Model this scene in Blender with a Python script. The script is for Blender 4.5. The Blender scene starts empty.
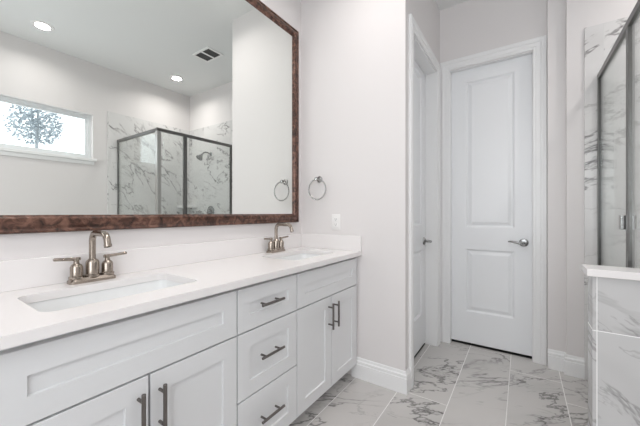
import bpy, bmesh, math, random
from mathutils import Vector, Matrix
random.seed(7)
PI = math.pi
SC = bpy.context.scene
COL = SC.collection

# ------------------------------------------------------------------ camera
cam = bpy.data.cameras.new('camera')
cam.sensor_width = 36.0
cam.lens = 16.852
cam.clip_start = 0.02
cam_ob = bpy.data.objects.new('camera', cam)
cam_ob.location = (-1.924, -1.486, 1.172)
cam_ob.rotation_euler = (PI / 2, 0, math.radians(34.018 - 90))
COL.objects.link(cam_ob)
SC.camera = cam_ob

# ------------------------------------------------------------------ world, exposure
world = bpy.data.worlds.new('overcast_sky')
SC.world = world
world.use_nodes = True
bg = world.node_tree.nodes['Background']
bg.inputs['Color'].default_value = (0.90, 0.95, 1.0, 1)
bg.inputs['Strength'].default_value = 2.7
SC.view_settings.view_transform = 'Standard'
SC.view_settings.look = 'None'
SC.view_settings.gamma = 1.0
SC.view_settings.exposure = -0.13
SC.cycles.max_bounces = 14
SC.cycles.diffuse_bounces = 7
SC.cycles.glossy_bounces = 6
SC.cycles.transparent_max_bounces = 16
SC.cycles.sample_clamp_indirect = 6.0

CEIL = 3.03
FILL_WATTS = 18.0     # watts of the fill lamp in the added window behind the camera
# ceiling downlights: place, watts; the first two show in the mirror, the rest are added for brightness
DOWNLIGHTS = [
    (-1.00, -2.48, 4.5, 'recessed ceiling downlight near the high window'),
    (0.395, -2.48, 7.0, 'recessed ceiling downlight over the glass shower'),
    (-1.35, -0.70, 6.5, 'added unseen recessed ceiling downlight over the aisle, in front of the near sink'),
    (-0.50, -0.70, 5.0, 'added unseen recessed ceiling downlight in front of the far sink'),
    (-2.40, -1.60, 7.0, 'added unseen recessed ceiling downlight behind the camera end of the room'),
]

# ------------------------------------------------------------------ node helpers
def new_mat(name):
    m = bpy.data.materials.new(name)
    m.use_nodes = True
    nt = m.node_tree
    return m, nt, nt.nodes, nt.links, nt.nodes['Principled BSDF']

def simple(name, col, rough=0.5, metal=0.0, spec=0.5, bump=0.0, bscale=200.0, coat=0.0):
    m, nt, N, L, b = new_mat(name)
    b.inputs['Base Color'].default_value = (*col, 1)
    b.inputs['Roughness'].default_value = rough
    b.inputs['Metallic'].default_value = metal
    b.inputs['Specular IOR Level'].default_value = spec
    b.inputs['Coat Weight'].default_value = coat
    tc = N.new('ShaderNodeTexCoord')
    nz = N.new('ShaderNodeTexNoise')
    nz.inputs['Scale'].default_value = bscale
    nz.inputs['Detail'].default_value = 3
    L.new(tc.outputs['Object'], nz.inputs['Vector'])
    if bump > 0:
        bp = N.new('ShaderNodeBump')
        bp.inputs['Strength'].default_value = bump
        bp.inputs['Distance'].default_value = 0.002
        L.new(nz.outputs['Fac'], bp.inputs['Height'])
        L.new(bp.outputs['Normal'], b.inputs['Normal'])
    else:
        mr = N.new('ShaderNodeMapRange')
        mr.inputs['To Min'].default_value = max(0.0, rough - 0.03)
        mr.inputs['To Max'].default_value = rough + 0.03
        L.new(nz.outputs['Fac'], mr.inputs['Value'])
        L.new(mr.outputs['Result'], b.inputs['Roughness'])
    return m

def math_node(N, L, op, a, b=None, clamp=False):
    n = N.new('ShaderNodeMath')
    n.operation = op
    n.use_clamp = clamp
    for i, v in enumerate((a, b)):
        if v is None:
            continue
        if isinstance(v, (int, float)):
            n.inputs[i].default_value = v
        else:
            L.new(v, n.inputs[i])
    return n.outputs[0]

def marble_tile(name, ua, va, uw, vw, u0, v0, stagger=0.0, grout=(0.72, 0.71, 0.70), rough=0.18,
                base=(0.70, 0.69, 0.68), vein=(0.20, 0.19, 0.19), rot=0.6, gw=0.0025, dens=1.0):
    """marble porcelain tiles; ua, va = world axes (0, 1, 2) of the tile's width and height"""
    m, nt, N, L, b = new_mat(name)
    geo = N.new('ShaderNodeNewGeometry')
    sep = N.new('ShaderNodeSeparateXYZ')
    L.new(geo.outputs['Position'], sep.inputs[0])
    U = math_node(N, L, 'DIVIDE', math_node(N, L, 'SUBTRACT', sep.outputs[ua], u0), uw)
    V = math_node(N, L, 'DIVIDE', math_node(N, L, 'SUBTRACT', sep.outputs[va], v0), vw)
    row = math_node(N, L, 'FLOOR', V)
    if stagger:
        U = math_node(N, L, 'ADD', U, math_node(N, L, 'MULTIPLY', row, stagger))
    colm = math_node(N, L, 'FLOOR', U)
    fu = math_node(N, L, 'FRACT', U)
    fv = math_node(N, L, 'FRACT', V)
    def edge(f, w):
        d = math_node(N, L, 'MINIMUM', f, math_node(N, L, 'SUBTRACT', 1.0, f))
        return math_node(N, L, 'LESS_THAN', math_node(N, L, 'MULTIPLY', d, w), gw)
    g = math_node(N, L, 'MAXIMUM', edge(fu, uw), edge(fv, vw))
    cid = N.new('ShaderNodeCombineXYZ')
    L.new(colm, cid.inputs[0]); L.new(row, cid.inputs[1])
    wn = N.new('ShaderNodeTexWhiteNoise')
    wn.noise_dimensions = '3D'
    L.new(cid.outputs[0], wn.inputs['Vector'])
    sc = N.new('ShaderNodeVectorMath'); sc.operation = 'SCALE'
    sc.inputs['Scale'].default_value = 23.0
    L.new(wn.outputs['Color'], sc.inputs[0])
    loc = N.new('ShaderNodeCombineXYZ')
    L.new(math_node(N, L, 'MULTIPLY', U, uw), loc.inputs[0])
    L.new(math_node(N, L, 'MULTIPLY', V, vw), loc.inputs[1])
    mp = N.new('ShaderNodeMapping')
    mp.inputs['Scale'].default_value = (0.75, 1.75, 1.0)
    mr0 = N.new('ShaderNodeMapping')
    mr0.inputs['Rotation'].default_value = (0, 0, rot)
    L.new(loc.outputs[0], mr0.inputs['Vector'])
    L.new(mr0.outputs[0], mp.inputs['Vector'])
    ad = N.new('ShaderNodeVectorMath'); ad.operation = 'ADD'
    L.new(mp.outputs[0], ad.inputs[0]); L.new(sc.outputs[0], ad.inputs[1])
    def veins(scale, detail, dist, width, seed):
        o = N.new('ShaderNodeVectorMath'); o.operation = 'ADD'
        o.inputs[1].default_value = (seed, seed * 1.7, seed * 0.3)
        L.new(ad.outputs[0], o.inputs[0])
        nz = N.new('ShaderNodeTexNoise')
        nz.inputs['Scale'].default_value = scale
        nz.inputs['Detail'].default_value = detail
        nz.inputs['Roughness'].default_value = 0.62
        nz.inputs['Distortion'].default_value = dist
        L.new(o.outputs[0], nz.inputs['Vector'])
        d = math_node(N, L, 'ABSOLUTE', math_node(N, L, 'SUBTRACT', nz.outputs['Fac'], 0.5))
        mr = N.new('ShaderNodeMapRange')
        mr.interpolation_type = 'SMOOTHSTEP'
        mr.inputs['From Min'].default_value = 0.0
        mr.inputs['From Max'].default_value = width
        mr.inputs['To Min'].default_value = 1.0
        mr.inputs['To Max'].default_value = 0.0
        L.new(d, mr.inputs['Value'])
        return mr.outputs['Result']
    def patch(scale, lo, hi, seed):
        o = N.new('ShaderNodeVectorMath'); o.operation = 'ADD'
        o.inputs[1].default_value = (seed, -seed, seed)
        L.new(ad.outputs[0], o.inputs[0])
        nz = N.new('ShaderNodeTexNoise')
        nz.inputs['Scale'].default_value = scale
        nz.inputs['Detail'].default_value = 2
        L.new(o.outputs[0], nz.inputs['Vector'])
        mr = N.new('ShaderNodeMapRange')
        mr.inputs['From Min'].default_value = lo
        mr.inputs['From Max'].default_value = hi
        L.new(nz.outputs['Fac'], mr.inputs['Value'])
        return mr.outputs['Result']
    v1 = math_node(N, L, 'MULTIPLY', veins(1.25, 6, 0.5, 0.018, 3.1), patch(1.3, 0.36, 0.50, 9.0))
    v2 = math_node(N, L, 'MULTIPLY', veins(2.6, 5, 0.6, 0.018, 7.7), patch(1.8, 0.44, 0.58, 4.0))
    cl = math_node(N, L, 'MULTIPLY', patch(2.2, 0.50, 0.85, 1.5), 0.22)
    f = math_node(N, L, 'ADD', math_node(N, L, 'MULTIPLY', v1, 0.80 * dens), math_node(N, L, 'MULTIPLY', v2, 0.48 * dens))
    f = math_node(N, L, 'ADD', f, cl, clamp=True)
    mx = N.new('ShaderNodeMix'); mx.data_type = 'RGBA'
    L.new(f, mx.inputs['Factor'])
    mx.inputs['A'].default_value = (*base, 1)
    mx.inputs['B'].default_value = (*vein, 1)
    mg = N.new('ShaderNodeMix'); mg.data_type = 'RGBA'
    L.new(g, mg.inputs['Factor'])
    L.new(mx.outputs['Result'], mg.inputs['A'])
    mg.inputs['B'].default_value = (*grout, 1)
    L.new(mg.outputs['Result'], b.inputs['Base Color'])
    rr = math_node(N, L, 'ADD', math_node(N, L, 'MULTIPLY', g, 0.5), rough)
    L.new(rr, b.inputs['Roughness'])
    bp = N.new('ShaderNodeBump')
    bp.inputs['Strength'].default_value = 0.4
    bp.inputs['Distance'].default_value = 0.001
    bp.invert = True
    L.new(g, bp.inputs['Height'])
    L.new(bp.outputs['Normal'], b.inputs['Normal'])
    return m

M = {}
M['wall'] = simple('wall_paint', (0.725, 0.70, 0.695), 0.6, bump=0.05, bscale=350, spec=0.25)
M['ceil'] = simple('ceiling_paint', (0.78, 0.79, 0.785), 0.75, bump=0.06, bscale=300, spec=0.2)
M['trim'] = simple('white_trim_paint', (0.82, 0.82, 0.82), 0.3)
M['door'] = simple('white_door_paint', (0.81, 0.82, 0.835), 0.33)
M['cab'] = simple('white_cabinet_paint', (0.69, 0.697, 0.705), 0.32)
M['cabin'] = simple('cabinet_interior', (0.42, 0.42, 0.42), 0.6)
M['quartz'] = simple('white_quartz', (0.79, 0.768, 0.762), 0.22)
M['porcelain'] = simple('white_porcelain', (0.80, 0.81, 0.81), 0.12)
M['nickel'] = simple('brushed_nickel', (0.38, 0.33, 0.285), 0.22, 1.0, bscale=15)
M['pull'] = simple('dark_nickel_pull', (0.20, 0.185, 0.175), 0.34, 1.0, bscale=90)
M['chrome'] = simple('satin_chrome', (0.34, 0.335, 0.33), 0.2, 1.0, bscale=90)
M['lever'] = simple('satin_lever_metal', (0.33, 0.33, 0.33), 0.25, 1.0, bscale=90)
M['alu'] = simple('brushed_aluminium', (0.19, 0.185, 0.18), 0.36, 1.0, bscale=120)
M['alu_light'] = simple('pale_brushed_aluminium', (0.5, 0.49, 0.475), 0.36, 1.0, bscale=120)
M['black'] = simple('black_gap', (0.01, 0.01, 0.01), 0.8)
M['gasket'] = simple('black_gasket', (0.02, 0.02, 0.02), 0.5)
M['plastic'] = simple('white_plastic', (0.82, 0.81, 0.80), 0.35)
M['slot'] = simple('outlet_slot', (0.22, 0.22, 0.22), 0.6)
M['duct'] = simple('duct_dark', (0.03, 0.03, 0.03), 0.8)
M['vent'] = simple('vent_white', (0.86, 0.86, 0.85), 0.45)
M['louver'] = simple('vent_louver', (0.07, 0.07, 0.07), 0.5)
M['vinyl'] = simple('window_vinyl', (0.78, 0.80, 0.81), 0.35)
M['floor'] = marble_tile('floor_marble_tile', 0, 1, 1.22, 0.302, -0.24, -1.41, stagger=-0.213,
                         base=(0.54, 0.522, 0.508), vein=(0.14, 0.135, 0.13), grout=(0.72, 0.71, 0.69), rough=0.22, rot=0.98, dens=1.0)
M['tile_x'] = marble_tile('shower_marble_tile_x', 1, 2, 0.305, 0.61, -1.95, 0.065, rot=0.35, base=(0.70, 0.69, 0.685), grout=(0.62, 0.62, 0.61), gw=0.0015)
M['tile_y'] = marble_tile('shower_marble_tile_y', 0, 2, 0.305, 0.61, 0.05, 0.065, rot=0.8, base=(0.70, 0.69, 0.685), grout=(0.62, 0.62, 0.61), gw=0.0015)
M['tile_p_shaded'] = marble_tile('half_wall_marble_tile_shaded', 1, 2, 0.305, 0.61, -2.36, 0.06, rot=-0.7, base=(0.54, 0.54, 0.54), grout=(0.86, 0.86, 0.85), gw=0.0018, dens=0.7)  # same marble as the shower, base darkened to stand in for shade

def mirror_mat():
    m, nt, N, L, b = new_mat('mirror_silver')
    b.inputs['Base Color'].default_value = (0.90, 0.925, 0.90, 1)
    b.inputs['Metallic'].default_value = 1.0
    b.inputs['Roughness'].default_value = 0.0
    return m
M['mirror'] = mirror_mat()

def glass_mat(name, tint=(0.975, 0.985, 0.98)):
    m, nt, N, L, b = new_mat(name)
    N.remove(b)
    out = N['Material Output']
    tr = N.new('ShaderNodeBsdfTransparent')
    tr.inputs['Color'].default_value = (*tint, 1)
    gl = N.new('ShaderNodeBsdfGlossy')
    gl.inputs['Roughness'].default_value = 0.0
    gl.inputs['Color'].default_value = (0.95, 0.97, 0.96, 1)
    lw = N.new('ShaderNodeLayerWeight')
    lw.inputs['Blend'].default_value = 0.5
    sch = math_node(N, L, 'ADD', math_node(N, L, 'MULTIPLY', math_node(N, L, 'POWER', lw.outputs['Facing'], 5.0), 0.95), 0.042)
    mx = N.new('ShaderNodeMixShader')
    L.new(sch, mx.inputs[0])
    L.new(tr.outputs[0], mx.inputs[1])
    L.new(gl.outputs[0], mx.inputs[2])
    L.new(mx.outputs[0], out.inputs['Surface'])
    return m
M['glass'] = glass_mat('shower_glass')
M['pane'] = glass_mat('window_glass', (0.97, 0.98, 0.98))

def emit(name, col, s):
    m, nt, N, L, b = new_mat(name)
    b.inputs['Base Color'].default_value = (0.8, 0.8, 0.8, 1)
    b.inputs['Emission Color'].default_value = (*col, 1)
    b.inputs['Emission Strength'].default_value = s
    return m
M['lens'] = emit('downlight_lens', (1.0, 0.97, 0.93), 9.0)

def frame_wood():
    m, nt, N, L, b = new_mat('bronze_brown_frame')
    tc = N.new('ShaderNodeTexCoord')
    nz = N.new('ShaderNodeTexNoise')
    nz.inputs['Scale'].default_value = 26.0
    nz.inputs['Detail'].default_value = 6
    nz.inputs['Roughness'].default_value = 0.65
    nz.inputs['Distortion'].default_value = 1.0
    L.new(tc.outputs['Object'], nz.inputs['Vector'])
    cr = N.new('ShaderNodeValToRGB')
    e = cr.color_ramp.elements
    e[0].position = 0.36; e[0].color = (0.022, 0.012, 0.009, 1)
    e[1].position = 0.66; e[1].color = (0.23, 0.12, 0.085, 1)
    k = e.new(0.5); k.color = (0.10, 0.046, 0.032, 1)
    L.new(nz.outputs['Fac'], cr.inputs['Fac'])
    L.new(cr.outputs['Color'], b.inputs['Base Color'])
    b.inputs['Roughness'].default_value = 0.3
    b.inputs['Metallic'].default_value = 0.25
    bp = N.new('ShaderNodeBump'); bp.inputs['Strength'].default_value = 0.35; bp.inputs['Distance'].default_value = 0.002
    L.new(nz.outputs['Fac'], bp.inputs['Height'])
    L.new(bp.outputs['Normal'], b.inputs['Normal'])
    return m
M['frame'] = frame_wood()
def leaf_mat():
    m, nt, N, L, b = new_mat('pale_leaf')
    b.inputs['Base Color'].default_value = (0.30, 0.34, 0.37, 1)
    b.inputs['Roughness'].default_value = 0.6
    return m
M['leaf'] = leaf_mat()
M['bark'] = simple('bark', (0.32, 0.345, 0.36), 0.8)

# ------------------------------------------------------------------ mesh helpers
def nb():
    return bmesh.new()

def finish(name, bm, mat, parent=None, smooth=None, origin=None):
    bmesh.ops.recalc_face_normals(bm, faces=bm.faces[:])
    me = bpy.data.meshes.new(name)
    if origin is not None:
        bmesh.ops.translate(bm, verts=bm.verts[:], vec=-Vector(origin))
    if smooth is not None:
        for f in bm.faces:
            f.smooth = True
        for e in bm.edges:
            if len(e.link_faces) == 2 and e.calc_face_angle(0) > smooth:
                e.smooth = False
    bm.to_mesh(me); bm.free()
    me.materials.append(mat)
    o = bpy.data.objects.new(name, me)
    COL.objects.link(o)
    if origin is not None:
        o.location = origin
    if parent is not None:
        o.parent = parent
    return o

def empty(name, loc=(0, 0, 0), rz=0.0):
    o = bpy.data.objects.new(name, None)
    o.empty_display_size = 0.1
    COL.objects.link(o)
    o.location = loc
    o.rotation_euler = (0, 0, rz)
    return o

def tag(o, label, cat, group=None):
    o['label'] = label
    o['category'] = cat
    if group:
        o['group'] = group
    return o

def struct(o, label=None, cat=None):
    o['kind'] = 'structure'
    if label:
        o['label'] = label
    if cat:
        o['category'] = cat
    return o

def copy_tree(src, parent=None):
    c = src.copy()
    COL.objects.link(c)
    if parent is not None:
        c.parent = parent
    for ch in list(src.children):
        copy_tree(ch, c)
    return c

def box(bm, x0, x1, y0, y1, z0, z1, bev=0.0, seg=2):
    x0, x1 = sorted((x0, x1)); y0, y1 = sorted((y0, y1)); z0, z1 = sorted((z0, z1))
    mat = Matrix.Translation(((x0 + x1) / 2, (y0 + y1) / 2, (z0 + z1) / 2)) @ Matrix.Diagonal((x1 - x0, y1 - y0, z1 - z0, 1))
    r = bmesh.ops.create_cube(bm, size=1.0, matrix=mat)
    if bev > 0:
        es = list({e for v in r['verts'] for e in v.link_edges})
        bmesh.ops.bevel(bm, geom=es, offset=bev, segments=seg, profile=0.5, affect='EDGES')

def axis_matrix(p, d):
    d = Vector(d).normalized()
    return Matrix.Translation(p) @ d.to_track_quat('Z', 'Y').to_matrix().to_4x4()

def lathe(bm, prof, p, d=(0, 0, 1), seg=28):
    """prof: list of (r, h) along axis d from point p; closed at ends when r = 0"""
    T = axis_matrix(Vector(p), d)
    rings = []
    for r, h in prof:
        if r < 1e-6:
            rings.append([bm.verts.new(T @ Vector((0, 0, h)))])
        else:
            rings.append([bm.verts.new(T @ Vector((r * math.cos(2 * PI * i / seg), r * math.sin(2 * PI * i / seg), h))) for i in range(seg)])
    for a, b in zip(rings, rings[1:]):
        if len(a) == 1 and len(b) == 1:
            continue
        for i in range(seg):
            j = (i + 1) % seg
            if len(a) == 1:
                bm.faces.new((a[0], b[i], b[j]))
            elif len(b) == 1:
                bm.faces.new((a[i], a[j], b[0]))
            else:
                bm.faces.new((a[i], a[j], b[j], b[i]))

def rod(bm, p, q, r, seg=16, ch=0.15):
    p, q = Vector(p), Vector(q)
    h = (q - p).length
    c = r * ch
    lathe(bm, [(0, 0), (r - c, 0), (r, c), (r, h - c), (r - c, h), (0, h)], p, q - p, seg)

def tube(bm, pts, rad, seg=14, closed=False):
    pts = [Vector(p) for p in pts]
    n = len(pts)
    rads = rad if isinstance(rad, (list, tuple)) else [rad] * n
    rings = []
    up = None
    for i, p in enumerate(pts):
        if closed:
            t = (pts[(i + 1) % n] - pts[i - 1]).normalized()
        else:
            t = (pts[min(i + 1, n - 1)] - pts[max(i - 1, 0)]).normalized()
        if up is None:
            up = t.orthogonal().normalized()
        else:
            up = (up - t * up.dot(t)).normalized()
        s = t.cross(up)
        rings.append([bm.verts.new(p + (up * math.cos(2 * PI * k / seg) + s * math.sin(2 * PI * k / seg)) * rads[i]) for k in range(seg)])
    prs = list(zip(rings, rings[1:]))
    if closed:
        prs.append((rings[-1], rings[0]))
    for a, b in prs:
        for k in range(seg):
            j = (k + 1) % seg
            bm.faces.new((a[k], a[j], b[j], b[k]))
    if not closed:
        bm.faces.new(rings[0][::-1]); bm.faces.new(rings[-1])

def sweep(bm, path, prof, to3d, closed=False):
    """mitred sweep: path in 2D, prof = closed loop of (offset to the left of the path, depth)"""
    n = len(path)
    P = [Vector(p) for p in path]
    offs = []
    for i in range(n):
        if closed or 0 < i < n - 1:
            a = (P[i] - P[i - 1]).normalized(); b = (P[(i + 1) % n] - P[i]).normalized()
        elif i == 0:
            a = b = (P[1] - P[0]).normalized()
        else:
            a = b = (P[-1] - P[-2]).normalized()
        na = Vector((-a.y, a.x)); nbv = Vector((-b.y, b.x))
        m = (na + nbv)
        m = m / max(1e-6, m.dot(na))
        offs.append(m)
    rings = []
    for p, m in zip(P, offs):
        rings.append([bm.verts.new(to3d(p.x + m.x * w, p.y + m.y * w, d)) for w, d in prof])
    prs = list(zip(rings, rings[1:]))
    if closed:
        prs.append((rings[-1], rings[0]))
    k = len(prof)
    for a, b in prs:
        for i in range(k):
            j = (i + 1) % k
            bm.faces.new((a[i], a[j], b[j], b[i]))
    if not closed:
        bm.faces.new(rings[0][::-1]); bm.faces.new(rings[-1])

def rrect(cx, cy, w, h, r, n=6):
    pts = []
    for qx, qy, a0 in ((1, 1, 0), (-1, 1, 90), (-1, -1, 180), (1, -1, 270)):
        for i in range(n + 1):
            a = math.radians(a0 + 90 * i / n)
            pts.append((cx + qx * (w / 2 - r) + r * math.cos(a), cy + qy * (h / 2 - r) + r * math.sin(a)))
    return pts

def plate(bm, outer, holes, z0, z1):
    """flat slab with holes"""
    loops = []
    edges = []
    for lp in [outer] + holes:
        vs = [bm.verts.new((x, y, z1)) for x, y in lp]
        es = [bm.edges.new((vs[i], vs[(i + 1) % len(vs)])) for i in range(len(vs))]
        loops.append(vs); edges += es
    r = bmesh.ops.triangle_fill(bm, use_beauty=True, use_dissolve=False, edges=edges)
    top = [g for g in r['geom'] if isinstance(g, bmesh.types.BMFace)]
    mp = {}
    for vs in loops:
        for v in vs:
            mp[v] = bm.verts.new((v.co.x, v.co.y, z0))
    for f in top:
        bm.faces.new([mp[v] for v in reversed(f.verts[:])])
    for vs in loops:
        for i in range(len(vs)):
            a, b = vs[i], vs[(i + 1) % len(vs)]
            bm.faces.new((a, b, mp[b], mp[a]))

# ------------------------------------------------------------------ room shell
XL = -2.9           # wall behind the camera's left
YB = -2.95          # window wall
XD = 0.975          # wall of the closed door
XB = 0.925          # strip of wall right of its casing
XS = 0.885           # shower end wall
YT = -0.857         # end of the towel ring wall
YJ = -1.753         # jog between the door wall and the shower wall

bm = nb(); box(bm, XL - .1, 1.25, YB - .1, 0.1, -0.06, 0.0)
struct(finish('floor', bm, M['floor']), 'grey veined marble tile floor in long staggered tiles', 'floor')
bm = nb(); box(bm, XL - .1, 1.25, YB - .1, 0.1, CEIL, CEIL + .08)
struct(finish('ceiling', bm, M['ceil']), 'plain pale grey flat ceiling', 'ceiling')
def wall(name, boxes, label):
    bm = nb()
    for b in boxes:
        box(bm, *b)
    return struct(finish(name, bm, M['wall']), label, 'wall')
wall('wall_mirror', [(XL - .1, 0.11, 0, .1, 0, CEIL)], 'pale greige wall behind the vanity and the framed mirror')
wall('wall_towel', [(0, .11, YT, 0, 0, CEIL)], 'pale wall at the end of the vanity holding the towel ring')
DO = (0.150, 0.835)     # opening of the side door
DT2 = 2.412         # head of the side door
DT = 2.452              # head of both doors
wall('wall_hall', [(.11, DO[0], YT, YT + .13, 0, CEIL), (DO[1], 1.085, YT, YT + .13, 0, CEIL), (DO[0], DO[1], YT, YT + .13, DT2, CEIL),
                   (DO[0] - .03, DO[1] + .03, YT + .13, YT + .16, 0, DT + .05)], 'pale wall around the side door, seen almost edge on')  # last box: added unseen panel blocking outside light behind the door
EO = (-1.557, -0.945)   # opening of the far door
wall('wall_entry', [(XD, 1.11, EO[1], YT, 0, CEIL), (XD, 1.11, -1.6455, EO[0], 0, CEIL), (XB, 1.11, YJ, -1.6455, 0, CEIL), (XD, 1.11, EO[0], EO[1], DT, CEIL),
                    (1.11, 1.14, EO[0] - .03, EO[1] + .03, 0, DT + .05)], 'pale wall around the closed two-panel door')  # last box: unseen light blocker added behind the closed leaf
WX0, WX1, WZ0, WZ1 = -1.86, -0.42, 1.84, 2.388
ws = wall('wall_shower', [(XS, 1.11, YB - .1, YJ, 0, CEIL)], 'pale wall above the marble at the shower end')
ww = wall('wall_window', [(XL - .1, WX0, YB - .1, YB, 0, CEIL), (WX1, XS, YB - .1, YB, 0, CEIL),
                          (WX0, WX1, YB - .1, YB, 0, WZ0), (WX0, WX1, YB - .1, YB, WZ1, CEIL)], 'pale wall with the high window, seen in the mirror')
LY0, LY1, LZ0, LZ1 = -2.45, -0.75, 0.75, 2.45     # opening of the added window behind the camera
wall('wall_left', [(XL - .1, XL, YB, LY0, 0, CEIL), (XL - .1, XL, LY1, 0, 0, CEIL), (XL - .1, XL, LY0, LY1, 0, LZ0), (XL - .1, XL, LY0, LY1, LZ1, CEIL)],
     'pale wall behind the camera with an added large window')
# marble wall cladding of the shower
TT = 2.478
bm = nb(); box(bm, XS - .012, XS, YB + .012, -1.851, 0, TT)
t = finish('tile_surround', bm, M['tile_x'], ws); t['label'] = 'white veined marble wall tile'
bm = nb(); box(bm, -0.264, XS, YB, YB + .012, 0, TT)
t = finish('tile_surround', bm, M['tile_y'], ww); t['label'] = 'white veined marble wall tile'

# half wall under the shower side glass
pw = empty('wall_half', (-0.146, -1.74, 0))
struct(pw, 'marble tiled half wall with a white slab cap at the shower', 'half wall')
def child(name, bm, mat, parent, smooth=None):
    o = finish(name, bm, mat, None, smooth)
    bpy.context.view_layer.update()
    o.parent = parent
    o.matrix_parent_inverse = parent.matrix_world.inverted()
    return o
bpy.context.view_layer.update()
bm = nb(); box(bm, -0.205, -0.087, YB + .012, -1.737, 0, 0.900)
child('tiled_body', bm, M['tile_p_shaded'], pw)
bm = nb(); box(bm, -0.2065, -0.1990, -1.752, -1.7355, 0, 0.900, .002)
c = child('edge_trim', bm, M['tile_p_shaded'], pw); c['label'] = 'pale edge strip'
bm = nb(); box(bm, -0.220, -0.072, YB + .012, -1.716, 0.901, 0.9325, .003)
c = child('cap', bm, M['quartz'], pw); c['label'] = 'white slab cap'
# low threshold under the shower door
bm = nb(); box(bm, -0.087, XS - .012, -1.985, -1.875, 0, 0.10, .004)
struct(finish('trim_1', bm, M['tile_y']), 'low marble threshold under the shower door', 'threshold')

# ------------------------------------------------------------------ skirting and casings
BASE = [(0, 0), (.015, 0), (.015, .098), (.010, .101), (.010, .108), (.013, .111), (.012, .120), (.006, .126), (.0055, .138), (.003, .144), (.0, .144)]
def skirting(name, path, label):
    bm = nb()
    sweep(bm, path, BASE, lambda x, y, d: Vector((x, y, d)))
    return struct(finish(name, bm, M['trim'], smooth=.5), label, 'baseboard')
skirting('baseboard_towel', [(.065, YT), (0, YT), (0, -0.47)], 'white moulded baseboard wrapping the wall end beside the vanity')
skirting('baseboard_entry', [(XS, -1.851), (XS, YJ), (XB, YJ), (XB, -1.6455)], 'white moulded baseboard between the far door and the shower')
skirting('baseboard_window', [(XL, YB), (-0.205, YB)], 'white baseboard under the window wall')
skirting('baseboard_left', [(XL, 0), (XL, YB)], 'white baseboard behind the camera')

CAS = [(0, 0), (0, .012), (.006, .013), (.016, .013), (.020, .016), (.046, .016), (.052, .021), (.064, .021), (.070, .018), (.083, .018), (.083, 0)]
def door_leaf(bm, w, h, panels, th=.035):
    """moulded two-panel leaf: local x 0..w, z 0..h, front face at y = 0 facing -y"""
    box(bm, 0, w, .013, th, 0, h)
    xs0 = panels[0][0]; xs1 = panels[0][1]
    # front skin: grid of rails and stiles around sunken panels
    box(bm, 0, xs0, 0, .013, 0, h); box(bm, xs1, w, 0, .013, 0, h)
    zs = sorted((p[2], p[3]) for p in panels)
    z = 0
    for a, b in zs:
        box(bm, xs0, xs1, 0, .013, z, a); z = b
    box(bm, xs0, xs1, 0, .013, z, h)
    for x0, x1, z0, z1 in panels:
        prof = [(0, 0), (.004, .002), (.014, .0115), (.022, .0115), (.046, .003)]
        rings = []
        for o, d in prof:
            rings.append([bm.verts.new((x, d, zz)) for x, zz in ((x0 + o, z0 + o), (x1 - o, z0 + o), (x1 - o, z1 - o), (x0 + o, z1 - o))])
        for a, b in zip(rings, rings[1:]):
            for i in range(4):
                j = (i + 1) % 4
                bm.faces.new((a[i], a[j], b[j], b[i]))
        bm.faces.new(rings[-1])

def lever_handle(parent, x, z, dirx, name='handle'):
    """rosette and bent lever on a leaf whose front faces -y, in the leaf's local space"""
    bm = nb()
    lathe(bm, [(0, 0), (.033, 0), (.033, .006), (.029, .012), (.016, .015), (0, .015)], (x, 0, z), (0, -1, 0), 28)
    ro = finish(name, bm, M['lever'], parent, .6); ro['label'] = 'satin metal lever handle'
    bm = nb()
    tube(bm, [(x, -.012, z), (x, -.045, z), (x, -.056, z), (x + dirx * .010, -.062, z), (x + dirx * .030, -.062, z - .001),
              (x + dirx * .060, -.062, z + .006), (x + dirx * .085, -.060, z + .010), (x + dirx * .098, -.056, z + .009), (x + dirx * .106, -.054, z + .008)],
         [.011, .011, .011, .0105, .0095, .008, .007, .006, .005])
    finish('lever', bm, M['lever'], ro, .6)
    return ro

def door_unit(name, loc, rz, w, panels, hx, hz, dirx, rec, reveal, label, wall_off, head):
    """everything in local space: x along the wall, leaf front at y = 0, wall face at y = -wall_off"""
    root = empty(name, loc, rz)
    struct(root, label, 'door')
    DT = head
    h = DT - .004
    bm = nb(); door_leaf(bm, w, h - .022, panels)
    bmesh.ops.translate(bm, verts=bm.verts[:], vec=(0, 0, .022))
    leaf = finish('leaf', bm, M['door'], root)
    lever_handle(leaf, hx, hz, dirx)
    # casing, mitred round the opening
    bm = nb()
    a, b = -.005 - reveal, w + .005 + reveal
    sweep(bm, [(a, 0), (a, DT + .005), (b, DT + .005), (b, 0)], CAS, lambda x, z, d: Vector((x, -wall_off - d, z)))
    finish('casing', bm, M['trim'], root, .35)
    # jambs and head with a stop
    bm = nb()
    for x0, x1 in ((-.0045, -.0005), (w + .0005, w + .0045)):
        box(bm, x0, x1, -wall_off, .045, 0, DT)
    box(bm, -.0045, w + .0045, -wall_off, .045, DT - .003, DT)
    finish('jamb', bm, M['trim'], root)
    bm = nb(); box(bm, 0, w, .001, .040, .001, .004)
    finish('sweep', bm, M['gasket'], root)
    return root
# far door: its wall faces -x; local x runs towards -y, local -y towards -x
fw = EO[1] - EO[0]
door_unit('door_1', (1.020, EO[1] - .0045, 0), -PI / 2, fw - .009, [(.120, .485, 1.024, 2.318), (.120, .485, .275, .832)], .547, .931, -1, 0, 0,
          'closed white two-panel door facing the room, lever handle on its right', 1.020 - XD, DT)
# side door
sw = DO[1] - DO[0]
door_unit('door_2', (DO[0] + .0045, -0.768, 0), 0, sw - .009, [(.12, sw - .13, 1.045, 2.325), (.12, sw - .13, .275, .832)], sw - .069, .925, -1, 0, 0,
          'white side door past the vanity wall, seen almost edge on', 0.857 - 0.768, DT2)

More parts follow.
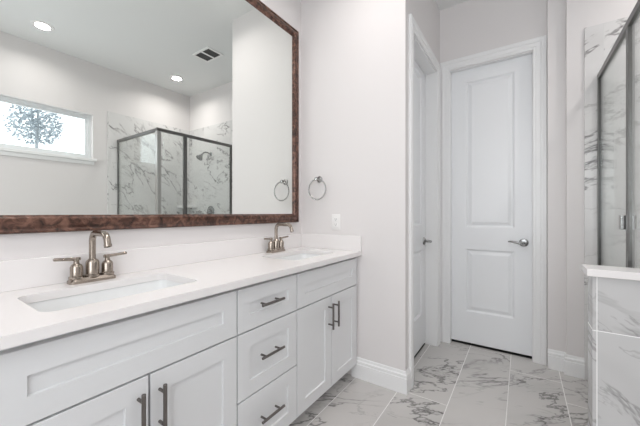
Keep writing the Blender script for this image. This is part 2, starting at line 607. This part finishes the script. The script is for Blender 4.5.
# ------------------------------------------------------------------ high window (seen in the mirror)
win = empty('window_1', ((WX0 + WX1) / 2, YB, WZ0))
struct(win, 'high horizontal window with a deep white frame and sill', 'window')
bpy.context.view_layer.update()
bm = nb()
FP = [(0, 0), (0, .028), (-.030, .028), (-.030, .016), (-.046, .016), (-.046, 0)]
sweep(bm, [(WX0, WZ0), (WX1, WZ0), (WX1, WZ1), (WX0, WZ1)], [(.001, 0), (.001, .035), (.034, .035), (.034, .020), (.056, .020), (.056, 0)],
      lambda x, z, d: Vector((x, YB - .095 + d, z)), closed=True)
child('frame', bm, M['vinyl'], win)
bm = nb(); box(bm, WX0 + .05, WX1 - .05, YB - .088, YB - .084, WZ0 + .05, WZ1 - .05)
child('pane', bm, M['pane'], win)
bm = nb(); box(bm, WX0 - .03, WX1 + .032, YB - .06, YB + .03, WZ0 - .032, WZ0 + .001, .004); box(bm, WX0 - .01, WX1 + .01, YB + .0005, YB + .014, WZ0 - .075, WZ0 - .032, .002)
child('sill', bm, M['trim'], win)

# added window behind the camera; its area lamp brightens the room
win = empty('fill_window', (XL, (LY0 + LY1) / 2, LZ0))
struct(win, 'added large white framed window behind the camera, brightening the room', 'window')
bpy.context.view_layer.update()
bm = nb()
sweep(bm, [(LY0, LZ0), (LY1, LZ0), (LY1, LZ1), (LY0, LZ1)], [(.001, 0), (.001, .045), (.045, .045), (.045, 0)],
      lambda y, z, d: Vector((XL - .095 + d, y, z)), closed=True)
box(bm, XL - .092, XL - .058, (LY0 + LY1) / 2 - .02, (LY0 + LY1) / 2 + .02, LZ0 + .044, LZ1 - .044)
child('frame', bm, M['vinyl'], win)
bm = nb(); box(bm, XL - .084, XL - .080, LY0 + .04, LY1 - .04, LZ0 + .04, LZ1 - .04)
child('pane', bm, M['pane'], win)
dl = bpy.data.lights.new('fill_light', 'AREA')
dl.shape = 'RECTANGLE'; dl.size = LY1 - LY0 - .1; dl.size_y = LZ1 - LZ0 - .1
dl.energy = FILL_WATTS; dl.color = (0.97, 0.98, 1.0)
dlo = bpy.data.objects.new('fill_light', dl)
COL.objects.link(dlo)
dlo.location = (XL - .03, (LY0 + LY1) / 2, (LZ0 + LZ1) / 2)
dlo.rotation_euler = (PI / 2, 0, -PI / 2)

# ------------------------------------------------------------------ vanity
YF, YC = -0.514, -0.488     # front of the fronts / of the carcass
def shaker(bm, x0, x1, z0, z1, yf=YF, th=.0255, fr=.066, rec=.008):
    e = .0012
    def ring(o, y):
        return [bm.verts.new((x, y, z)) for x, z in ((x0 + o, z0 + o), (x1 - o, z0 + o), (x1 - o, z1 - o), (x0 + o, z1 - o))]
    rs = [ring(0, yf + th), ring(0, yf + e), ring(e, yf), ring(fr, yf), ring(fr + .002, yf + rec)]
    for a, b in zip(rs, rs[1:]):
        for i in range(4):
            j = (i + 1) % 4
            bm.faces.new((a[i], a[j], b[j], b[i]))
    bm.faces.new(rs[-1]); bm.faces.new(rs[0][::-1])

def pull(parent, cx, cz, L, vert):
    bm = nb()
    r = .0062; so = .034; y = YF - so
    post = L / 2 - .026
    if vert:
        rod(bm, (cx, y, cz - L / 2), (cx, y, cz + L / 2), r)
        for s in (-1, 1):
            rod(bm, (cx, YF + .001, cz + s * post), (cx, y, cz + s * post), .0048)
    else:
        rod(bm, (cx - L / 2, y, cz), (cx + L / 2, y, cz), r)
        for s in (-1, 1):
            rod(bm, (cx + s * post, YF + .001, cz), (cx + s * post, y, cz), .0048)
    o = finish('handle', bm, M['pull'], parent, .6)
    o['label'] = 'dark metal bar pull'
    return o

def carcass(root, x0, x1, loc):
    bm = nb()
    # open box: sides, bottom, back, front rail, toe board
    box(bm, x0, x0 + .018, YC, -.002, .100, .870); box(bm, x1 - .018, x1, YC, -.002, .100, .870)
    box(bm, x0 + .018, x1 - .018, YC, -.002, .100, .118); box(bm, x0 + .018, x1 - .018, -.012, -.002, .118, .870)
    box(bm, x0 + .018, x1 - .018, YC, YC + .019, .640, .690); box(bm, x0 + .018, x1 - .018, YC, YC + .019, .835, .870)
    box(bm, x0 + .018, x0 + .040, YC + .0005, YC + .019, .118, .64); box(bm, x1 - .040, x1 - .018, YC + .0005, YC + .019, .118, .64)
    o = child('carcass', bm, M['cab'], root)
    bm = nb(); box(bm, x0, x1, YC + .070, YC + .088, 0, .100)
    t = child('toe_kick', bm, M['cab'], root)
    return o

ZG1, ZG2, ZB, ZT = .6655, .381, .104, .852
def at(root, o):
    o.parent = root
    o.matrix_parent_inverse = root.matrix_world.inverted()
def sink_cabinet(x0, x1, label):
    root = empty('sink_cabinet', ((x0 + x1) / 2, -.25, 0))
    tag(root, label, 'cabinet', 'white sink cabinets of the vanity')
    bpy.context.view_layer.update()
    carcass(root, x0, x1, None)
    g = .0033
    bm = nb(); shaker(bm, x0 + g, x1 - g, ZG1 + g, ZT)
    at(root, finish('false_front', bm, M['cab']))
    mid = (x0 + x1) / 2
    for a, b, hx in ((x0 + g, mid - g, mid - .034), (mid + g, x1 - g, mid + .031)):
        bm = nb(); shaker(bm, a, b, ZB, ZG1 - g)
        d = finish('door', bm, M['cab']); at(root, d)
        pull(d, hx, .551, .156, True)
    return root
sink_cabinet(-1.793, -1.0915, 'white shaker sink cabinet under the near faucet, left of the drawers')
far_cab = sink_cabinet(-0.697, -0.017, 'white shaker sink cabinet under the far faucet, against the towel ring wall')
x0, x1 = -1.0915, -0.697
root = empty('drawer_cabinet', ((x0 + x1) / 2, -.25, 0))
tag(root, 'white shaker stack of three drawers between the two sink cabinets', 'cabinet')
bpy.context.view_layer.update()
carcass(root, x0 + .0005, x1 - .0005, None)
g = .0033
for z0, z1, hz in ((ZG1 + g, ZT, .767), (ZG2 + g, ZG1 - g, .536), (ZB, ZG2 - g, .256)):
    bm = nb(); shaker(bm, x0 + g, x1 - g, z0, z1)
    d = finish('drawer', bm, M['cab']); at(root, d)
    pull(d, -0.909, hz, .145, False)
# filler strip closing the gap to the wall belongs to the far cabinet's run
bm = nb(); box(bm, -0.0165, -0.001, YC + .002, YC + .02, .100, .870)
at(far_cab, finish('filler_strip', bm, M['cab']))

# worktop with two undermount cut-outs
CT0, CT1 = .873, .902
SK = [(-1.437, -.279, .476, .285), (-0.372, -.279, .448, .285)]
ct = empty('countertop', (-0.9, -.27, CT0))
tag(ct, 'long white quartz vanity countertop with two sink openings', 'countertop')
bpy.context.view_layer.update()
bm = nb()
plate(bm, [(-1.815, -.5455), (-.001, -.5455), (-.001, -.001), (-1.815, -.001)], [rrect(x, y, w, h, .035) for x, y, w, h in SK], CT0, CT1)
child('slab', bm, M['quartz'], ct)
bm = nb(); box(bm, -1.815, -.001, -.020, -.001, CT1, 1.008, .002)
child('backsplash', bm, M['quartz'], ct)
bm = nb(); box(bm, -.020, -.001, -.5455, -.0205, CT1, 1.008, .002)
child('side_splash', bm, M['quartz'], ct)

def sink(x, y, w, h, label):
    root = empty('sink', (x, y, CT0))
    tag(root, label, 'sink', 'undermount sinks')
    bm = nb()
    lv = [(.020, -.001, .045), (.020, -.010, .045), (.003, -.010, .037), (.003, -.001, .037)]
    rings = []
    def ring(o, z, r):
        return [bm.verts.new((px, py, z)) for px, py in rrect(0, 0, w + 2 * o, h + 2 * o, r)]
    rings = [ring(.020, -.0012, .05), ring(.003, -.0012, .038), ring(.0, -.02, .038), ring(-.006, -.10, .045), ring(-.020, -.128, .05), ring(-.05, -.138, .04), ring(-.10, -.141, .03)]
    outer = [ring(-.10, -.150, .03), ring(-.03, -.148, .05), ring(.008, -.12, .05), ring(.012, -.012, .05), ring(.020, -.010, .05)]
    seq = rings + outer
    for a, b in zip(seq, seq[1:] ):
        if a is rings[-1]:
            continue
        n = len(a)
        for i in range(n):
            j = (i + 1) % n
            bm.faces.new((a[i], a[j], b[j], b[i]))
    n = len(rings[0])
    for i in range(n):
        j = (i + 1) % n
        bm.faces.new((outer[-1][i], outer[-1][j], rings[0][j], rings[0][i]))
    bm.faces.new(rings[-1]); bm.faces.new(outer[0][::-1])
    finish('basin', bm, M['porcelain'], root, .9)
    bm = nb()
    lathe(bm, [(0, .003), (.012, .003), (.014, .0015), (.020, .0015), (.023, .003), (.026, .0005), (.026, -.004), (0, -.004)], (0, .01, -.1405), (0, 0, 1), 24)
    d = finish('drain', bm, M['chrome'], root, .6); d['label'] = 'round metal drain'
    return root
sink(*SK[0], 'white rectangular undermount sink below the near faucet')
sink(*SK[1], 'white rectangular undermount sink below the far faucet')

def faucet(x, y, label):
    root = empty('faucet', (x, y, CT1))
    tag(root, label, 'faucet', 'centerset faucets on the countertop')
    bm = nb()
    lp = [rrect(0, 0, .156, .054, .016), rrect(0, 0, .156, .054, .016), rrect(0, 0, .138, .040, .014)]
    zs = [0.0003, .010, .020]
    rs = [[bm.verts.new((px, py, z)) for px, py in l] for l, z in zip(lp, zs)]
    for a, b in zip(rs, rs[1:]):
        for i in range(len(a)):
            j = (i + 1) % len(a)
            bm.faces.new((a[i], a[j], b[j], b[i]))
    bm.faces.new(rs[0][::-1]); bm.faces.new(rs[-1])
    finish('base', bm, M['nickel'], root, .5)
    # spout: stout collar, neck, square-shouldered bend towards the basin
    bm = nb()
    lathe(bm, [(.0, .018), (.026, .018), (.026, .026), (.0225, .029), (.0225, .074), (.020, .081), (.013, .088), (0, .088)], (0, 0, 0), (0, 0, 1), 28)
    pts = [(0, 0, .08), (0, 0, .159)]
    R = .032
    for i in range(1, 8):
        a = PI / 2 * i / 7
        pts.append((0, -R + R * math.cos(a), .159 + R * math.sin(a)))
    pts.append((0, -.104, .191))
    R2 = .034
    for i in range(1, 8):
        a = math.radians(72) * i / 7
        pts.append((0, -.104 - R2 * math.sin(a), .191 - R2 + R2 * math.cos(a)))
    e = Vector(pts[-1]); dd = Vector((0, -math.cos(math.radians(72)), -math.sin(math.radians(72))))
    pts.append(tuple(e + dd * .019))
    tube(bm, pts, .0115, 18)
    sp = finish('spout', bm, M['nickel'], root, .7)
    bm = nb(); q = e + dd * .015
    lathe(bm, [(.0, 0), (.0128, 0), (.0128, .010), (.009, .0102), (.009, .006), (0, .006)], q, dd, 18)
    finish('aerator', bm, M['nickel'], sp, .6)
    for s in (-1, 1):
        bm = nb()
        hx = s * .052
        lathe(bm, [(.0, .018), (.024, .018), (.024, .026), (.020, .029), (.020, .062), (.017, .070), (.010, .076), (.0085, .088), (.011, .094), (.011, .100), (0, .101)], (hx, 0, 0), (0, 0, 1), 24)
        h = finish('handle', bm, M['nickel'], root, .6)
        bm = nb()
        tube(bm, [(hx - s * .013, .002, .0925), (hx + s * .01, 0, .0935), (hx + s * .04, -.003, .096), (hx + s * .066, -.006, .0985), (hx + s * .070, -.0062, .0987)],
             [.006, .0065, .0062, .0062, .005], 14)
        finish('lever', bm, M['nickel'], h, .6)
    return root
faucet(-1.441, -.064, 'brushed nickel two-lever faucet at the near sink')
faucet(-0.364, -.064, 'brushed nickel two-lever faucet at the far sink, beside the towel ring wall')

# ------------------------------------------------------------------ mirror
mr = empty('mirror', (-.93, 0, 1.103))
tag(mr, 'large mirror in a mottled brown bronze frame above the vanity', 'mirror')
bpy.context.view_layer.update()
MX0, MX1, MZ0, MZ1 = -1.80, -0.054, 1.099, 2.606
FPROF = [(0, .0005), (0, .018), (.003, .023), (.008, .0255), (.013, .0235), (.017, .0215), (.024, .0255), (.034, .030), (.044, .0315), (.053, .0295),
         (.058, .024), (.060, .0195), (.064, .0175), (.066, .0145), (.066, .0005)]
bm = nb()
sweep(bm, [(MX0, MZ0), (MX1, MZ0), (MX1, MZ1), (MX0, MZ1)], FPROF, lambda x, z, d: Vector((x, -d, z)), closed=True)
child('frame', bm, M['frame'], mr, .5)
bm = nb(); box(bm, MX0 + .06, MX1 - .06, -.012, -.001, MZ0 + .06, MZ1 - .06)
c = child('glass', bm, M['mirror'], mr); c['label'] = 'silvered mirror glass'

# ------------------------------------------------------------------ towel ring and outlet
tr = empty('towel_ring', (0, -.185, 1.432))
tag(tr, 'round chrome towel ring hanging on the pale wall beside the mirror', 'towel ring')
bm = nb()
lathe(bm, [(0, .0003), (.025, .0003), (.025, .006), (.021, .010), (.014, .013), (.010, .024), (.010, .036), (.014, .042), (.015, .050), (.011, .057), (0, .059)], (0, 0, 0), (-1, 0, 0), 28)
finish('rosette', bm, M['chrome'], tr, .6)
bm = nb()
R = .078
tube(bm, [(-.046, -.006 + R * math.sin(2 * PI * i / 48), -R - .002 + R * math.cos(2 * PI * i / 48)) for i in range(48)], .005, 12, closed=True)
finish('ring', bm, M['chrome'], tr, 1.0)
ou = empty('outlet', (0, -.334, 1.105))
tag(ou, 'white electrical outlet on the wall above the counter end', 'outlet')
bm = nb(); box(bm, -.006, -.0003, -.036, .036, -.058, .058, .003)
finish('cover_plate', bm, M['plastic'], ou, .6)
for s in (-1, 1):
    bm = nb(); box(bm, -.0085, -.0055, -.017, .017, s * .0195 - .014, s * .0195 + .014, .002)
    r_ = finish('receptacle', bm, M['plastic'], ou)
    bm = nb()
    for dy in (-.0065, .0065):
        box(bm, -.0088, -.0080, dy - .0014, dy + .0014, s * .0195 - .001, s * .0195 + .008)
    lathe(bm, [(0, 0), (.0026, 0), (.0026, .0007), (0, .0007)], (-.0081, 0, s * .0195 - .007), (-1, 0, 0), 12)
    k = finish('slots', bm, M['slot'], r_); k['label'] = 'dark plug slots'

# ------------------------------------------------------------------ glass shower
ZR = 2.13
GX, GY = -.148, -1.930
se = empty('shower_enclosure', (GX, GY, 0))
tag(se, 'clear glass corner shower with grey metal rails and posts', 'shower enclosure')
bpy.context.view_layer.update()
CAPZ = .9325
TX = XS - .012
def bar(name, *b, mat='alu', par=None, bev=.002):
    bm = nb(); box(bm, *b, bev, 1)
    return child(name, bm, M[mat], par or se)
bar('top_rail', GX - .024, TX - .0005, GY - .013, GY + .013, ZR - .036, ZR)
bar('top_rail', GX - .013, GX + .013, YB + .0125, GY - .0135, ZR - .036, ZR)
bar('post', GX - .024, GX + .024, GY - .020, GY + .020, CAPZ, ZR - .0365, mat='alu_light')['label'] = 'pale metal corner post'
bar('post', GX - .010, GX + .010, YB + .0125, YB + .028, CAPZ, ZR - .0365)
bar('post', .150, .188, GY - .012, GY + .012, .1005, ZR - .0365)
bar('post', TX - .024, TX - .0005, GY - .012, GY + .012, .1005, ZR - .0365)
bar('bottom_rail', GX - .010, GX + .010, YB + .0285, GY - .0205, CAPZ, CAPZ + .012)
def pane(name, *b, par=None):
    bm = nb()
    x0, x1, y0, y1, z0, z1 = b
    box(bm, *b)
    return child(name, bm, M['glass'], par or se)
def sheet(name, *b):
    o = pane(name, *b); o['label'] = 'clear glass pane'; return o
sheet('glass_panel', GX - .004, GX + .004, YB + .0285, GY - .0205, CAPZ + .0125, ZR - .0365)
sheet('glass_panel', GX + .0615, .1495, GY - .004, GY + .004, .1005, ZR - .0365)
bm = nb(); box(bm, GX + .0245, GX + .0610, GY - .004, GY + .004, CAPZ, ZR - .0365)
gp = child('glass_panel', bm, M['glass'], se); gp['label'] = 'clear glass strip on the half wall'
d = sheet('door', .1965, TX - .028, GY - .004, GY + .004, .108, ZR - .040)
d['label'] = 'clear glass shower door'
bar('frame', .1885, .1960, GY - .009, GY + .009, .106, ZR - .038, mat='gasket', par=d)
bar('frame', TX - .0275, TX - .0245, GY - .006, GY + .006, .106, ZR - .040, mat='gasket', par=d)
bm = nb()
for s in (-1, 1):
    box(bm, .200, .229, GY + s * .0045, GY + s * .030, 1.088, 1.160, .002, 1)
h = child('handle', bm, M['chrome'], d)

sh = empty('overhead_shower', (TX, -2.39, 2.05))
tag(sh, 'chrome shower head on a bent arm inside the glass shower', 'shower fitting')
bm = nb()
lathe(bm, [(0, .0004), (.030, .0004), (.030, .004), (.022, .010), (.012, .013), (0, .013)], (0, 0, 0), (-1, 0, 0), 24)
finish('flange', bm, M['lever'], sh, .6)
bm = nb()
tube(bm, [(-.005, 0, 0), (-.05, 0, .012), (-.09, 0, .014), (-.125, 0, .0), (-.150, 0, -.03)], .0105, 14)
finish('arm', bm, M['lever'], sh, .7)
bm = nb()
dd = Vector((-.62, 0, -.78))
lathe(bm, [(0, 0), (.013, 0), (.017, .012), (.014, .020), (.022, .034), (.046, .074), (.049, .084), (.045, .088), (0, .086)], (-.144, 0, -.022), dd, 28)
finish('head', bm, M['lever'], sh, .6)
sv = empty('shower_valve', (TX, -2.39, 1.19))
tag(sv, 'round chrome shower valve with a lever, below the shower head', 'shower valve')
bm = nb()
lathe(bm, [(0, .0004), (.088, .0004), (.088, .004), (.078, .010), (.034, .015), (.030, .045), (.024, .050), (0, .051)], (0, 0, 0), (-1, 0, 0), 36)
finish('escutcheon', bm, M['lever'], sv, .6)
bm = nb()
tube(bm, [(-.045, 0, 0), (-.052, .03, -.012), (-.056, .075, -.02)], [.009, .008, .006])
finish('lever', bm, M['lever'], sv, .7)
bm = nb()
n = 12
R = .20
pts = [(TX - .0005, YB + .0125)] + [(TX - .0005 - R * math.sin(PI / 2 * i / n), YB + .0125 + R * math.cos(PI / 2 * i / n)) for i in range(n + 1)]
plate(bm, pts, [], 1.255, 1.290)
tag(finish('corner_shelf', bm, M['quartz'], origin=(TX, YB + .012, 1.255)), 'white quarter-round corner shelf inside the shower', 'shelf')

# ------------------------------------------------------------------ ceiling fittings
def downlight(x, y, watts, label):
    root = empty('downlight', (x, y, CEIL))
    tag(root, label, 'ceiling light', 'recessed ceiling downlights')
    bm = nb()
    prof = [(.058, -.0002), (.090, -.0002), (.090, -.003), (.084, -.007), (.062, -.005), (.058, -.003)]
    lathe(bm, prof + [prof[0]], (0, 0, 0), (0, 0, 1), 36)
    bmesh.ops.remove_doubles(bm, verts=bm.verts[:], dist=1e-5)
    finish('trim_ring', bm, M['plastic'], root, .6)
    bm = nb()
    lathe(bm, [(0, -.0035), (.0575, -.0025), (.0575, -.0005), (0, -.0005)], (0, 0, 0), (0, 0, 1), 36)
    l = finish('lens', bm, M['lens'], root, .6); l['label'] = 'lit frosted lens'
    li = bpy.data.lights.new('downlight_lamp', 'AREA')
    li.shape = 'DISK'; li.size = .11; li.spread = math.radians(150); li.energy = watts; li.color = (1.0, .95, .925)
    lo = bpy.data.objects.new('downlight_lamp', li)
    COL.objects.link(lo); lo.parent = root; lo.location = (0, 0, -.010)
for x, y, w, lab in DOWNLIGHTS:
    downlight(x, y, w, lab)

ve = empty('ceiling_vent', (.25, -1.59, CEIL))
tag(ve, 'white rectangular ceiling vent with two banks of dark louvers', 'vent')
VW, VL = .215, .30     # x, y
bm = nb()
plate(bm, [(-VW / 2, -VL / 2), (VW / 2, -VL / 2), (VW / 2, VL / 2), (-VW / 2, VL / 2)],
      [[(-VW / 2 + .024, a), (VW / 2 - .024, a), (VW / 2 - .024, b), (-VW / 2 + .024, b)] for a, b in ((-VL / 2 + .024, -.012), (.012, VL / 2 - .024))], -.010, -.0003)
finish('frame', bm, M['vent'], ve)
bm = nb(); box(bm, -VW / 2 + .02, VW / 2 - .02, -VL / 2 + .02, VL / 2 - .02, -.0015, -.0004)
b_ = finish('backing', bm, M['duct'], ve); b_['label'] = 'dark duct opening'
for a, b in ((-VL / 2 + .024, -.012), (.012, VL / 2 - .024)):
    n = 5
    bm = nb()
    for i in range(n):
        y = a + (b - a) * (i + .5) / n
        vs = [bm.verts.new(p) for p in ((-VW / 2 + .023, y - .008, -.0095), (VW / 2 - .023, y - .008, -.0095), (VW / 2 - .023, y + .006, -.003), (-VW / 2 + .023, y + .006, -.003),
                                        (-VW / 2 + .023, y - .008, -.0085), (VW / 2 - .023, y - .008, -.0085), (VW / 2 - .023, y + .006, -.002), (-VW / 2 + .023, y + .006, -.002))]
        for q in ((0, 1, 2, 3), (7, 6, 5, 4), (0, 4, 5, 1), (1, 5, 6, 2), (2, 6, 7, 3), (3, 7, 4, 0)):
            bm.faces.new([vs[k] for k in q])
    lv = finish('louvers', bm, M['louver'], ve); lv['label'] = 'dark louver slats'

# ------------------------------------------------------------------ leafy stand-in for the stippled window glass
tree_standin = empty('tree_standin', (-.26, -6.1, 0))
tag(tree_standin, 'pale leafy stand-in outside the high window for its stippled frosted glass', 'tree_standin')
bm = nb()
tube(bm, [(0, 0, 0), (.05, 0, 1.0), (0, .05, 2.0), (.05, 0, 3.2)], [.07, .05, .03, .015], 10)
finish('trunk', bm, M['bark'], tree_standin, .8)
bm = nb()
for i in range(1100):
    th = random.uniform(0, 2 * PI); ph = math.acos(random.uniform(-1, 1)); r = random.random() ** .4
    c = Vector((.42 * r * math.sin(ph) * math.cos(th), .4 * r * math.sin(ph) * math.sin(th), 2.84 + .40 * r * math.cos(ph)))
    n = Vector((random.uniform(-1, 1), random.uniform(-1, 1), random.uniform(-1, 1))).normalized()
    a = n.orthogonal().normalized() * .034; b = n.cross(a).normalized() * .018
    vs = [bm.verts.new(c + p) for p in (a, b, -a, -b)]
    bm.faces.new(vs)
finish('foliage', bm, M['leaf'], tree_standin)
